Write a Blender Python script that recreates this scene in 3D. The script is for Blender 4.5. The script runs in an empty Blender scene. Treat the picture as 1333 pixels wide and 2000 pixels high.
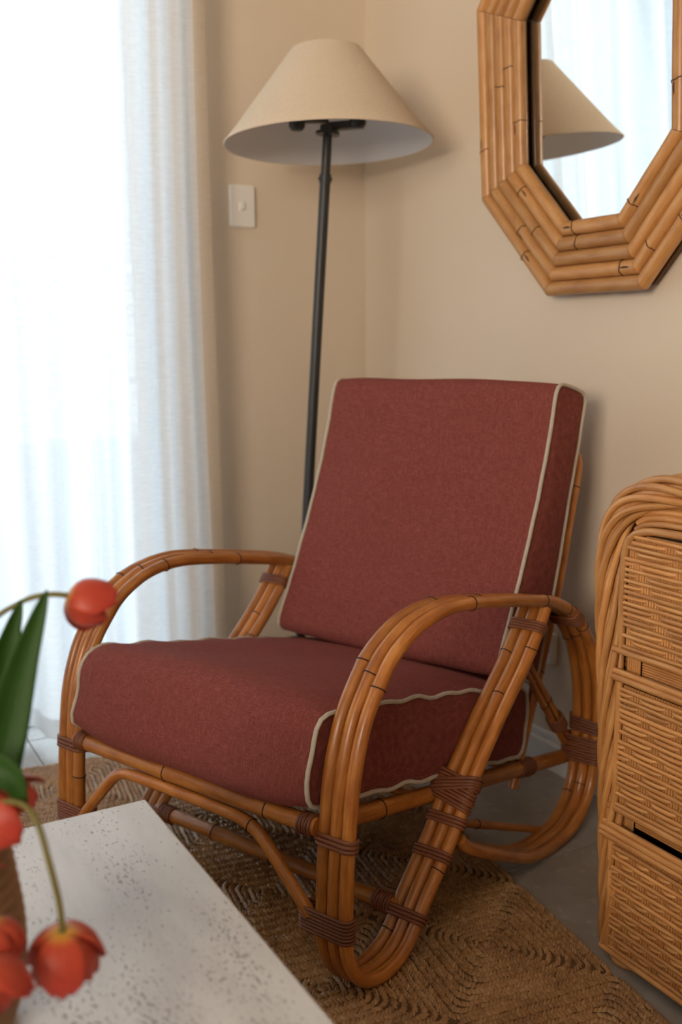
import bpy, math, random
from mathutils import Vector as V, Matrix, Quaternion
random.seed(7)
S = bpy.context.scene
COL = S.collection
PI = math.pi

# ------------------------------------------------------------------ camera
F_PX = 1944.0
PITCH = math.atan(330 / 1944.0)
cd = bpy.data.cameras.new('camera')
cam = bpy.data.objects.new('camera', cd); COL.objects.link(cam)
cd.sensor_fit = 'VERTICAL'; cd.sensor_height = 36.0; cd.sensor_width = 24.0
cd.lens = 36.0 * F_PX / 2000.0
cam.matrix_world = (Matrix.Translation((0, 0, 1.065)) @ Matrix.Rotation(PI / 2 - PITCH, 4, 'X')
                    @ Matrix.Rotation(-0.008, 4, 'Z'))
cd.dof.use_dof = True; cd.dof.focus_distance = 1.66; cd.dof.aperture_fstop = 2.8
S.camera = cam

# room axes: E1 runs from the corner along the mirror wall towards the camera, E2 from that wall into the room
PHI = math.radians(-29.7)
E1 = V((-math.sin(PHI), -math.cos(PHI), 0))
E2 = V((-math.cos(PHI), math.sin(PHI), 0))
K = V((0.0819, 3.1638, 0))
ROOMZ = math.atan2(E1.y, E1.x)          # world heading of E1
def R(a, b, z=0.0): return K + E1 * a + E2 * b + V((0, 0, z))

# ------------------------------------------------------------------ world, lights, exposure
S.view_settings.view_transform = 'Standard'
S.view_settings.look = 'None'
S.view_settings.gamma = 1.0
S.view_settings.use_curve_mapping = False
S.view_settings.exposure = 0.20
S.cycles.use_denoising = True
S.cycles.max_bounces = 10
S.cycles.diffuse_bounces = 5
S.cycles.transmission_bounces = 8
S.cycles.transparent_max_bounces = 12
S.cycles.sample_clamp_indirect = 6.0
S.cycles.caustics_reflective = False
S.cycles.caustics_refractive = False

w = bpy.data.worlds.new('world'); S.world = w; w.use_nodes = True
bg = w.node_tree.nodes['Background']
bg.inputs[0].default_value = (0.75, 0.87, 1.0, 1); bg.inputs[1].default_value = 5.2

def area_light(name, loc, aim, sx, sy, power, colour, portal=False):
    l = bpy.data.lights.new(name, 'AREA'); l.shape = 'RECTANGLE'; l.size = sx; l.size_y = sy
    l.energy = power; l.color = colour
    o = bpy.data.objects.new(name, l); COL.objects.link(o)
    o.location = loc
    o.rotation_euler = (V(aim) - V(loc)).to_track_quat('-Z', 'Y').to_euler()
    if portal: l.cycles.is_portal = True
    return o
WIN = (0.655, 3.05, 0.0, 2.30)           # window opening: e2 range, z range
area_light('window_daylight', R(-0.16, 1.925, 1.15), R(1, 1.925, 1.15), 2.25, 2.3, 1, (1, 1, 1), True)
# added warm fill light, set at an invented window in the unseen far wall
area_light('added_warm_fill', R(3.5, 4.17, 1.75), R(1.1, 0.3, 2.7), 1.7, 1.1, 36, (1.0, 0.77, 0.55)).data.spread = math.radians(100)

# ------------------------------------------------------------------ mesh helpers
class MB:
    def __init__(s): s.v = []; s.f = []; s.uv = []; s.sm = []
    def add(s, verts, faces, uvs=None, smooth=True):
        o = len(s.v); s.v += [tuple(p) for p in verts]
        for i, fc in enumerate(faces):
            s.f.append(tuple(a + o for a in fc)); s.sm.append(smooth)
            s.uv.append(uvs[i] if uvs else [(0, 0)] * len(fc))
    def box(s, c, size, rot=None):
        hx, hy, hz = size[0] / 2, size[1] / 2, size[2] / 2
        p = [V((x, y, z)) for x in (-hx, hx) for y in (-hy, hy) for z in (-hz, hz)]
        if rot: p = [rot @ q for q in p]
        p = [q + V(c) for q in p]
        s.add(p, [(0, 1, 3, 2), (4, 6, 7, 5), (0, 4, 5, 1), (2, 3, 7, 6), (0, 2, 6, 4), (1, 5, 7, 3)], smooth=False)
    def tube(s, pts, rad, n=12, closed=False, cap=True, up=None, flat=1.0, uoff=0.0, frames=None):
        pts = [V(p) for p in pts]; N = len(pts)
        rads = rad if isinstance(rad, (list, tuple)) else [rad] * N
        tang = []
        for i in range(N):
            if closed: t = pts[(i + 1) % N] - pts[i - 1]
            else: t = pts[min(i + 1, N - 1)] - pts[max(i - 1, 0)]
            tang.append(t.normalized() if t.length > 1e-9 else V((0, 0, 1)))
        a = V(up) if up else (V((0, 0, 1)) if abs(tang[0].z) < 0.9 else V((1, 0, 0)))
        nrm = (a - tang[0] * a.dot(tang[0])).normalized()
        ring = []; L = 0.0; vs = []; lens = []
        for i in range(N):
            if i:
                L += (pts[i] - pts[i - 1]).length
                nrm = (nrm - tang[i] * nrm.dot(tang[i]))
                nrm = nrm.normalized() if nrm.length > 1e-9 else V((1, 0, 0))
            b = tang[i].cross(nrm)
            lens.append(L)
            for k in range(n):
                t = 2 * PI * k / n
                vs.append(pts[i] + (nrm * math.cos(t) * flat + b * math.sin(t)) * rads[i])
        fs = []; us = []
        M = N if closed else N - 1
        for i in range(M):
            j = (i + 1) % N
            v0 = lens[i]; v1 = lens[j] if j > i else lens[i] + (pts[0] - pts[-1]).length
            for k in range(n):
                k2 = (k + 1) % n
                fs.append((i * n + k, i * n + k2, j * n + k2, j * n + k))
                c0 = k / n * 0.08 + uoff; c1 = (k + 1) / n * 0.08 + uoff
                us.append([(c0, v0), (c1, v0), (c1, v1), (c0, v1)])
        s.add(vs, fs, us)
        if cap and not closed:
            s.add(vs[:n], [tuple(reversed(range(n)))], None, False)
            s.add(vs[-n:], [tuple(range(n))], None, False)
    def lathe(s, prof, n=32, c=(0, 0, 0), close=False):
        c = V(c); vs = []; fs = []
        for r, z in prof:
            for k in range(n):
                t = 2 * PI * k / n
                vs.append(c + V((r * math.cos(t), r * math.sin(t), z)))
        m = len(prof); us = []
        for i in range(m if close else m - 1):
            j = (i + 1) % m
            for k in range(n):
                k2 = (k + 1) % n
                fs.append((i * n + k, i * n + k2, j * n + k2, j * n + k))
                us.append([(k / n, i / m), ((k + 1) / n, i / m), ((k + 1) / n, (i + 1) / m), (k / n, (i + 1) / m)])
        s.add(vs, fs, us)
    def mesh(s, name):
        me = bpy.data.meshes.new(name)
        me.from_pydata(s.v, [], s.f)
        ul = me.uv_layers.new(name='UVMap')
        flat = [c for fuv in s.uv for p in fuv for c in p]
        ul.data.foreach_set('uv', flat)
        me.polygons.foreach_set('use_smooth', s.sm)
        me.validate(); me.update()
        return me

def link(name, me, m, parent=None):
    o = bpy.data.objects.new(name, me); COL.objects.link(o)
    if m is not None and not me.materials: me.materials.append(m)
    if parent: o.parent = parent
    return o
def build(name, mb, m, parent=None): return link(name, mb.mesh(name), m, parent)
def tag(o, label, cat, group=None):
    o['label'] = label; o['category'] = cat
    if group: o['group'] = group
    return o
def thing(name, label, cat, loc=(0, 0, 0), rz=0.0, group=None):
    o = bpy.data.objects.new(name, None); COL.objects.link(o)
    o.empty_display_size = 0.05
    o.location = loc; o.rotation_euler = (0, 0, rz)
    return tag(o, label, cat, group)
def struct(o): o['kind'] = 'structure'; return o
def crom(P, n=8, closed=False):
    P = [V(p) for p in P]; out = []; N = len(P)
    for i in range(N if closed else N - 1):
        if closed: p0, p1, p2, p3 = P[i - 1], P[i], P[(i + 1) % N], P[(i + 2) % N]
        else: p0, p1, p2, p3 = P[max(i - 1, 0)], P[i], P[i + 1], P[min(i + 2, N - 1)]
        for k in range(n):
            t = k / n
            out.append(0.5 * ((2 * p1) + (p2 - p0) * t + (2 * p0 - 5 * p1 + 4 * p2 - p3) * t * t + (3 * p1 - p0 - 3 * p2 + p3) * t ** 3))
    if not closed: out.append(P[-1].copy())
    return out
def resample(P, n, closed=False):
    Q = list(P) + ([P[0]] if closed else [])
    L = [0]
    for i in range(1, len(Q)): L.append(L[-1] + (Q[i] - Q[i - 1]).length)
    out = []; j = 0; m = n if closed else n - 1
    for i in range(n):
        d = L[-1] * i / m
        while j < len(L) - 2 and L[j + 1] < d: j += 1
        t = (d - L[j]) / max(L[j + 1] - L[j], 1e-9)
        out.append(Q[j].lerp(Q[j + 1], min(max(t, 0), 1)))
    return out
def smooth(a, b, x):
    t = min(max((x - a) / (b - a), 0), 1); return t * t * (3 - 2 * t)

# ------------------------------------------------------------------ materials
def mat(name, base, rough=0.6, spec=0.4, coat=0.0, sheen=0.0):
    m = bpy.data.materials.new(name); m.use_nodes = True
    b = m.node_tree.nodes['Principled BSDF']
    b.inputs['Base Color'].default_value = (*base, 1)
    b.inputs['Roughness'].default_value = rough
    b.inputs['Specular IOR Level'].default_value = spec
    b.inputs['Coat Weight'].default_value = coat
    b.inputs['Coat Roughness'].default_value = 0.15
    b.inputs['Sheen Weight'].default_value = sheen
    return m, m.node_tree.nodes, m.node_tree.links, b
def nd(N, t, **kw):
    n = N.new(t)
    for k, v in kw.items():
        if k in n.inputs: n.inputs[k].default_value = v
        else: setattr(n, k, v)
    return n
def ramp(N, stops, interp='LINEAR'):
    r = N.new('ShaderNodeValToRGB'); e = r.color_ramp.elements; r.color_ramp.interpolation = interp
    while len(e) < len(stops): e.new(0.5)
    for i, (p, c) in enumerate(stops): e[i].position = p; e[i].color = (*c, 1)
    return r
def bump(N, L, src, b, strength, dist=0.002):
    bp = nd(N, 'ShaderNodeBump', Strength=strength, Distance=dist)
    L.new(src, bp.inputs['Height']); L.new(bp.outputs[0], b.inputs['Normal']); return bp

def cane(name, dark, mid, light, rough=0.35, coat=0.25, speck=0.5):
    """varnished cane: streaks along the pole, mottling, a few dark flecks; per-piece tint"""
    m, N, L, b = mat(name, mid, rough, 0.5, coat)
    uv = N.new('ShaderNodeUVMap'); oi = N.new('ShaderNodeObjectInfo')
    mul = nd(N, 'ShaderNodeVectorMath', operation='MULTIPLY'); mul.inputs[1].default_value = (1, 1, 1)
    cb = N.new('ShaderNodeCombineXYZ')
    mr = nd(N, 'ShaderNodeMath', operation='MULTIPLY'); mr.inputs[1].default_value = 37.0
    L.new(oi.outputs['Random'], mr.inputs[0])
    L.new(mr.outputs[0], cb.inputs[0]); L.new(mr.outputs[0], cb.inputs[1])
    ad = nd(N, 'ShaderNodeVectorMath', operation='ADD')
    L.new(uv.outputs[0], ad.inputs[0]); L.new(cb.outputs[0], ad.inputs[1])
    mp = nd(N, 'ShaderNodeMapping'); mp.inputs['Scale'].default_value = (220, 9, 1); L.new(ad.outputs[0], mp.inputs[0])
    n1 = nd(N, 'ShaderNodeTexNoise', Scale=1.0, Detail=4.0, Roughness=0.6); L.new(mp.outputs[0], n1.inputs['Vector'])
    mp2 = nd(N, 'ShaderNodeMapping'); mp2.inputs['Scale'].default_value = (40, 14, 1); L.new(ad.outputs[0], mp2.inputs[0])
    n2 = nd(N, 'ShaderNodeTexNoise', Scale=1.0, Detail=3.0, Roughness=0.55); L.new(mp2.outputs[0], n2.inputs['Vector'])
    mx = nd(N, 'ShaderNodeMix', data_type='FLOAT'); mx.inputs[0].default_value = 0.55
    L.new(n1.outputs[0], mx.inputs[2]); L.new(n2.outputs[0], mx.inputs[3])
    r1 = ramp(N, [(0.30, dark), (0.5, mid), (0.68, light)]); L.new(mx.outputs[0], r1.inputs[0])
    # flecks
    mp3 = nd(N, 'ShaderNodeMapping'); mp3.inputs['Scale'].default_value = (160, 110, 1); L.new(ad.outputs[0], mp3.inputs[0])
    n3 = nd(N, 'ShaderNodeTexNoise', Scale=1.0, Detail=2.0); L.new(mp3.outputs[0], n3.inputs['Vector'])
    r3 = ramp(N, [(0.70, (0, 0, 0)), (0.76, (1, 1, 1))]); L.new(n3.outputs[0], r3.inputs[0])
    fm = nd(N, 'ShaderNodeMath', operation='MULTIPLY'); fm.inputs[1].default_value = speck; L.new(r3.outputs[0], fm.inputs[0])
    mc = nd(N, 'ShaderNodeMix', data_type='RGBA'); L.new(fm.outputs[0], mc.inputs[0]); L.new(r1.outputs[0], mc.inputs[6])
    mc.inputs[7].default_value = (dark[0] * 0.25, dark[1] * 0.22, dark[2] * 0.2, 1)
    hv = nd(N, 'ShaderNodeHueSaturation')
    mpr = nd(N, 'ShaderNodeMapRange'); mpr.inputs[3].default_value = 0.82; mpr.inputs[4].default_value = 1.14
    L.new(oi.outputs['Random'], mpr.inputs[0]); L.new(mpr.outputs[0], hv.inputs['Value']); L.new(mc.outputs[2], hv.inputs['Color'])
    L.new(hv.outputs[0], b.inputs['Base Color'])
    bump(N, L, n1.outputs[0], b, 0.15, 0.0006)
    return m
M = {}
M['pole'] = cane('varnished rattan pole', (0.24, 0.070, 0.012), (0.43, 0.150, 0.027), (0.58, 0.245, 0.056))
M['bamboo'] = cane('honey bamboo', (0.37, 0.155, 0.045), (0.52, 0.25, 0.082), (0.60, 0.33, 0.125), 0.40, 0.15, 0.6)
M['wicker'] = cane('wicker cane', (0.36, 0.145, 0.040), (0.56, 0.255, 0.078), (0.70, 0.385, 0.145), 0.42, 0.08, 0.15)
M['binding'] = cane('brown peel binding', (0.115, 0.034, 0.013), (0.19, 0.06, 0.024), (0.27, 0.10, 0.045), 0.5, 0.05, 0.1)
M['node'] = mat('dark cane node', (0.035, 0.014, 0.008), 0.6)[0]
M['burn'] = mat('scorched cane mark', (0.05, 0.025, 0.014), 0.55)[0]
M['cutcane'] = mat('cut cane end', (0.22, 0.12, 0.06), 0.8)[0]

def fabric(name, c1, c2, c3, bs=0.35):
    m, N, L, b = mat(name, c2, 0.9, 0.15, 0, 0.28)
    tc = N.new('ShaderNodeTexCoord')
    b.inputs['Sheen Roughness'].default_value = 0.5
    b.inputs['Sheen Tint'].default_value = (*c3, 1)
    a = nd(N, 'ShaderNodeMapping'); a.inputs['Scale'].default_value = (60, 900, 900); L.new(tc.outputs['Object'], a.inputs[0])
    na = nd(N, 'ShaderNodeTexNoise', Scale=1.0, Detail=2.0); L.new(a.outputs[0], na.inputs['Vector'])
    c = nd(N, 'ShaderNodeMapping'); c.inputs['Scale'].default_value = (900, 70, 70); L.new(tc.outputs['Object'], c.inputs[0])
    nc = nd(N, 'ShaderNodeTexNoise', Scale=1.0, Detail=2.0); L.new(c.outputs[0], nc.inputs['Vector'])
    mx = nd(N, 'ShaderNodeMix', data_type='FLOAT'); mx.inputs[0].default_value = 0.5
    L.new(na.outputs[0], mx.inputs[2]); L.new(nc.outputs[0], mx.inputs[3])
    r = ramp(N, [(0.34, c1), (0.5, c2), (0.66, c3)]); L.new(mx.outputs[0], r.inputs[0])
    L.new(r.outputs[0], b.inputs['Base Color'])
    bump(N, L, mx.outputs[0], b, bs, 0.0015)
    return m
M['red_linen'] = fabric('terracotta linen', (0.150, 0.038, 0.031), (0.205, 0.053, 0.044), (0.275, 0.084, 0.070))
M['piping'] = fabric('beige piping', (0.42, 0.37, 0.30), (0.50, 0.45, 0.37), (0.58, 0.53, 0.45), 0.2)
M['shade'] = None

def plaster(name, col, var=0.03):
    m, N, L, b = mat(name, col, 0.75, 0.25)
    tc = N.new('ShaderNodeTexCoord')
    n1 = nd(N, 'ShaderNodeTexNoise', Scale=1.6, Detail=3.0); L.new(tc.outputs['Object'], n1.inputs['Vector'])
    r = ramp(N, [(0.3, tuple(c * (1 - var) for c in col)), (0.7, tuple(min(1, c * (1 + var)) for c in col))])
    L.new(n1.outputs[0], r.inputs[0]); L.new(r.outputs[0], b.inputs['Base Color'])
    n2 = nd(N, 'ShaderNodeTexNoise', Scale=260.0, Detail=2.0); L.new(tc.outputs['Object'], n2.inputs['Vector'])
    bump(N, L, n2.outputs[0], b, 0.06, 0.001)
    return m
M['wall'] = plaster('warm cream wall paint', (0.71, 0.61, 0.49))
M['ceiling'] = plaster('ceiling paint', (0.84, 0.80, 0.73))
M['pale_wall'] = plaster('pale wall paint', (0.82, 0.76, 0.66))
M['white_paint'] = mat('white gloss paint', (0.72, 0.70, 0.67), 0.35)[0]
M['plastic'] = mat('white plastic', (0.82, 0.80, 0.77), 0.35)[0]
M['dark_plastic'] = mat('dark slot', (0.06, 0.06, 0.06), 0.5)[0]

def tile_mat():
    m, N, L, b = mat('stone tile', (0.40, 0.37, 0.33), 0.45, 0.4)
    tc = N.new('ShaderNodeTexCoord'); oi = N.new('ShaderNodeObjectInfo')
    n1 = nd(N, 'ShaderNodeTexNoise', Scale=5.0, Detail=6.0, Roughness=0.65); L.new(tc.outputs['Object'], n1.inputs['Vector'])
    r = ramp(N, [(0.3, (0.27, 0.235, 0.20)), (0.5, (0.34, 0.305, 0.27)), (0.7, (0.41, 0.38, 0.345))])
    L.new(n1.outputs[0], r.inputs[0])
    n2 = nd(N, 'ShaderNodeTexNoise', Scale=38.0, Detail=4.0); L.new(tc.outputs['Object'], n2.inputs['Vector'])
    r2 = ramp(N, [(0.60, (0, 0, 0)), (0.70, (0.35, 0.35, 0.35))]); L.new(n2.outputs[0], r2.inputs[0])
    mx = nd(N, 'ShaderNodeMix', data_type='RGBA'); L.new(r2.outputs[0], mx.inputs[0]); L.new(r.outputs[0], mx.inputs[6])
    mx.inputs[7].default_value = (0.52, 0.49, 0.45, 1)
    L.new(mx.outputs[2], b.inputs['Base Color'])
    bump(N, L, n2.outputs[0], b, 0.05, 0.001)
    return m
M['tile'] = tile_mat()
M['grout'] = mat('grey grout', (0.16, 0.15, 0.14), 0.9)[0]

def travertine():
    m, N, L, b = mat('pale travertine', (0.60, 0.54, 0.49), 0.30, 0.5)
    tc = N.new('ShaderNodeTexCoord')
    mp = nd(N, 'ShaderNodeMapping'); mp.inputs['Scale'].default_value = (3.0, 11, 11); L.new(tc.outputs['Object'], mp.inputs[0])
    n1 = nd(N, 'ShaderNodeTexNoise', Scale=1.0, Detail=5.0, Roughness=0.6); L.new(mp.outputs[0], n1.inputs['Vector'])
    r = ramp(N, [(0.28, (0.52, 0.50, 0.485)), (0.5, (0.64, 0.625, 0.61)), (0.72, (0.74, 0.73, 0.72))]); L.new(n1.outputs[0], r.inputs[0])
    # pits gathered in bands
    mp2 = nd(N, 'ShaderNodeMapping'); mp2.inputs['Scale'].default_value = (110, 230, 230); L.new(tc.outputs['Object'], mp2.inputs[0])
    n2 = nd(N, 'ShaderNodeTexNoise', Scale=1.0, Detail=3.0, Roughness=0.6); L.new(mp2.outputs[0], n2.inputs['Vector'])
    mp3 = nd(N, 'ShaderNodeMapping'); mp3.inputs['Scale'].default_value = (5, 16, 16); L.new(tc.outputs['Object'], mp3.inputs[0])
    n3 = nd(N, 'ShaderNodeTexNoise', Scale=1.0, Detail=2.0); L.new(mp3.outputs[0], n3.inputs['Vector'])
    s = nd(N, 'ShaderNodeMath', operation='MULTIPLY_ADD'); s.inputs[1].default_value = 0.42; L.new(n3.outputs[0], s.inputs[0]); L.new(n2.outputs[0], s.inputs[2])
    rp = ramp(N, [(0.81, (0, 0, 0)), (0.87, (0.75, 0.75, 0.75))]); L.new(s.outputs[0], rp.inputs[0])
    mx = nd(N, 'ShaderNodeMix', data_type='RGBA'); L.new(rp.outputs[0], mx.inputs[0]); L.new(r.outputs[0], mx.inputs[6])
    mx.inputs[7].default_value = (0.20, 0.18, 0.18, 1)
    L.new(mx.outputs[2], b.inputs['Base Color'])
    inv = nd(N, 'ShaderNodeMath', operation='SUBTRACT'); inv.inputs[0].default_value = 1.0; L.new(rp.outputs[0], inv.inputs[1])
    bump(N, L, inv.outputs[0], b, 0.5, 0.001)
    return m
M['travertine'] = travertine()

def seagrass():
    m, N, L, b = mat('woven seagrass', (0.40, 0.26, 0.13), 0.33, 0.8)
    uv = N.new('ShaderNodeUVMap'); oi = N.new('ShaderNodeObjectInfo')
    ad = nd(N, 'ShaderNodeVectorMath', operation='ADD'); L.new(uv.outputs[0], ad.inputs[0]); L.new(oi.outputs['Random'], ad.inputs[1])
    n1 = nd(N, 'ShaderNodeTexNoise', Scale=9.0, Detail=5.0, Roughness=0.7); L.new(ad.outputs[0], n1.inputs['Vector'])
    tc = N.new('ShaderNodeTexCoord')
    n2 = nd(N, 'ShaderNodeTexNoise', Scale=12.0, Detail=3.0); L.new(tc.outputs['Object'], n2.inputs['Vector'])
    mx = nd(N, 'ShaderNodeMix', data_type='FLOAT'); mx.inputs[0].default_value = 0.4
    L.new(n1.outputs[0], mx.inputs[2]); L.new(n2.outputs[0], mx.inputs[3])
    r = ramp(N, [(0.32, (0.22, 0.105, 0.040)), (0.5, (0.43, 0.235, 0.095)), (0.68, (0.62, 0.39, 0.18))]); L.new(mx.outputs[0], r.inputs[0])
    L.new(r.outputs[0], b.inputs['Base Color'])
    return m
M['seagrass'] = seagrass()
M['rug_back'] = mat('dark rug backing', (0.15, 0.085, 0.040), 0.95)[0]

def sheer(name, alpha, trans=(0.93, 0.95, 0.97), weave=True):
    m = bpy.data.materials.new(name); m.use_nodes = True
    N = m.node_tree.nodes; L = m.node_tree.links; N.clear()
    out = N.new('ShaderNodeOutputMaterial')
    tc = N.new('ShaderNodeTexCoord')
    d = nd(N, 'ShaderNodeBsdfDiffuse'); d.inputs[0].default_value = (*[t * 0.94 for t in trans], 1)
    t = nd(N, 'ShaderNodeBsdfTranslucent'); t.inputs[0].default_value = (*trans, 1)
    tr = nd(N, 'ShaderNodeBsdfTransparent')
    m1 = nd(N, 'ShaderNodeMixShader'); m1.inputs[0].default_value = 0.5
    L.new(d.outputs[0], m1.inputs[1]); L.new(t.outputs[0], m1.inputs[2])
    m2 = nd(N, 'ShaderNodeMixShader'); L.new(tr.outputs[0], m2.inputs[1]); L.new(m1.outputs[0], m2.inputs[2])
    a = nd(N, 'ShaderNodeMapping'); a.inputs['Scale'].default_value = (30, 30, 420); L.new(tc.outputs['Object'], a.inputs[0])
    na = nd(N, 'ShaderNodeTexNoise', Scale=1.0, Detail=3.0); L.new(a.outputs[0], na.inputs['Vector'])
    mr = nd(N, 'ShaderNodeMapRange'); mr.inputs[1].default_value = 0.3; mr.inputs[2].default_value = 0.7
    mr.inputs[3].default_value = alpha - 0.07; mr.inputs[4].default_value = min(1, alpha + 0.07)
    L.new(na.outputs[0], mr.inputs[0]); L.new(mr.outputs[0], m2.inputs[0])
    L.new(m2.outputs[0], out.inputs[0])
    return m
M['sheer'] = sheer('sheer white linen', 0.965)
M['sheer_hem'] = sheer('doubled linen hem', 0.96, (0.86, 0.87, 0.88))
M['side_hem'] = sheer('side hem with warm light tint', 0.96, (0.84, 0.74, 0.62))  # warm room light on the edge without backlight put into the cream tint

def shade_mat():
    m = bpy.data.materials.new('cream lampshade linen'); m.use_nodes = True
    N = m.node_tree.nodes; L = m.node_tree.links
    b = N['Principled BSDF']; b.inputs['Roughness'].default_value = 0.9; b.inputs['Specular IOR Level'].default_value = 0.1
    tc = N.new('ShaderNodeTexCoord')
    a = nd(N, 'ShaderNodeMapping'); a.inputs['Scale'].default_value = (120, 120, 900); L.new(tc.outputs['Object'], a.inputs[0])
    na = nd(N, 'ShaderNodeTexNoise', Scale=1.0, Detail=2.0); L.new(a.outputs[0], na.inputs['Vector'])
    r = ramp(N, [(0.3, (0.66, 0.545, 0.415)), (0.7, (0.74, 0.625, 0.49))]); L.new(na.outputs[0], r.inputs[0])
    L.new(r.outputs[0], b.inputs['Base Color'])
    bump(N, L, na.outputs[0], b, 0.15, 0.001)
    return m
M['shade'] = shade_mat()
M['shade_in'] = mat('white shade lining', (0.74, 0.73, 0.74), 0.8)[0]
M['iron'] = mat('blackened iron', (0.022, 0.023, 0.024), 0.42, 0.5)[0]
M['bulb'] = mat('frosted bulb', (0.75, 0.74, 0.70), 0.3)[0]
M['mirror'] = mat('silvered mirror glass', (0.92, 0.95, 0.94), 0.0)[0]
M['mirror'].node_tree.nodes['Principled BSDF'].inputs['Metallic'].default_value = 1.0
M['board'] = mat('mirror backing board', (0.14, 0.08, 0.04), 0.8)[0]
M['inner_dark'] = mat('dark cabinet lining', (0.05, 0.028, 0.014), 0.8)[0]
M['frame_white'] = mat('white aluminium', (0.75, 0.75, 0.74), 0.35)[0]
M['deck'] = mat('pale outdoor paving', (0.52, 0.52, 0.52), 0.8)[0]

def petal_mat():
    m, N, L, b = mat('red tulip petal', (0.62, 0.07, 0.03), 0.45, 0.35, 0, 0.1)
    uv = N.new('ShaderNodeUVMap'); sp = N.new('ShaderNodeSeparateXYZ'); L.new(uv.outputs[0], sp.inputs[0])
    mp = nd(N, 'ShaderNodeMapping'); mp.inputs['Scale'].default_value = (26, 1.5, 1); L.new(uv.outputs[0], mp.inputs[0])
    n1 = nd(N, 'ShaderNodeTexNoise', Scale=1.0, Detail=3.0); L.new(mp.outputs[0], n1.inputs['Vector'])
    r = ramp(N, [(0.0, (0.60, 0.40, 0.04)), (0.13, (0.56, 0.22, 0.03)), (0.27, (0.46, 0.055, 0.02)), (1.0, (0.42, 0.035, 0.022))])
    L.new(sp.outputs[1], r.inputs[0])
    r2 = ramp(N, [(0.3, (0.75, 0.75, 0.75)), (0.7, (1.25, 1.2, 1.1))]); L.new(n1.outputs[0], r2.inputs[0])
    mx = nd(N, 'ShaderNodeMix', data_type='RGBA', blend_type='MULTIPLY'); mx.inputs[0].default_value = 1
    L.new(r.outputs[0], mx.inputs[6]); L.new(r2.outputs[0], mx.inputs[7]); L.new(mx.outputs[2], b.inputs['Base Color'])
    b.inputs['Subsurface Weight'].default_value = 0.0
    return m
M['petal'] = petal_mat()
M['stem'] = mat('tulip stem', (0.16, 0.135, 0.03), 0.5)[0]
def leaf_mat():
    m, N, L, b = mat('tulip leaf', (0.035, 0.10, 0.012), 0.55, 0.25)
    uv = N.new('ShaderNodeUVMap')
    mp = nd(N, 'ShaderNodeMapping'); mp.inputs['Scale'].default_value = (30, 1.2, 1); L.new(uv.outputs[0], mp.inputs[0])
    n1 = nd(N, 'ShaderNodeTexNoise', Scale=1.0, Detail=2.0); L.new(mp.outputs[0], n1.inputs['Vector'])
    r = ramp(N, [(0.3, (0.012, 0.042, 0.004)), (0.7, (0.035, 0.10, 0.010))]); L.new(n1.outputs[0], r.inputs[0]); L.new(r.outputs[0], b.inputs['Base Color'])
    return m
M['leaf'] = leaf_mat()
M['coil'] = cane('basket coil', (0.12, 0.05, 0.02), (0.22, 0.11, 0.045), (0.32, 0.18, 0.08), 0.5, 0.05, 0.1)
#@STRUCTURE

# ================================================================== the room
CEIL = 2.45
def slab(name, m, boxes, kind='structure', parent=None):
    """boxes given as (e1 min, e1 max, e2 min, e2 max, z min, z max) in room axes, one mesh"""
    mb = MB()
    rot = Matrix.Rotation(ROOMZ, 3, 'Z')
    for a0, a1, b0, b1, z0, z1 in boxes:
        mb.box(R((a0 + a1) / 2, (b0 + b1) / 2, (z0 + z1) / 2), (a1 - a0, b1 - b0, z1 - z0), rot)
    o = build(name, mb, m, parent)
    if kind: o['kind'] = kind
    return o
floor = slab('floor', M['grout'], [(-0.2, 5.2, -0.15, 4.35, -0.06, -0.004)])
TS = 0.6
tile_me = None
for i in range(-1, 9):
    for j in range(-1, 8):
        a0, a1 = max(-0.2, 0.045 + TS * i), min(5.2, 0.045 + TS * (i + 1))
        b0, b1 = max(-0.0, -0.091 + TS * j), min(4.2, -0.091 + TS * (j + 1))
        if a1 - a0 < 0.02 or b1 - b0 < 0.02: continue
        full = abs(a1 - a0 - TS) < 1e-6 and abs(b1 - b0 - TS) < 1e-6
        g = 0.0016
        def tmesh(sx, sy):
            mb = MB(); x, y, e = sx / 2 - g, sy / 2 - g, 0.0012
            p = [(-x, -y, -0.005), (x, -y, -0.005), (x, y, -0.005), (-x, y, -0.005),
                 (-x, -y, -e), (x, -y, -e), (x, y, -e), (-x, y, -e),
                 (-x + e, -y + e, 0), (x - e, -y + e, 0), (x - e, y - e, 0), (-x + e, y - e, 0)]
            mb.add(p, [(0, 1, 5, 4), (1, 2, 6, 5), (2, 3, 7, 6), (3, 0, 4, 7), (4, 5, 9, 8), (5, 6, 10, 9), (6, 7, 11, 10), (7, 4, 8, 11), (8, 9, 10, 11)], None, False)
            return mb.mesh('tile')
        if full:
            if tile_me is None: tile_me = tmesh(TS, TS)
            me = tile_me
        else: me = tmesh(a1 - a0, b1 - b0)
        o = link('tile', me, M['tile'], floor)
        o.location = R((a0 + a1) / 2, (b0 + b1) / 2, 0); o.rotation_euler = (0, 0, ROOMZ)

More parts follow.
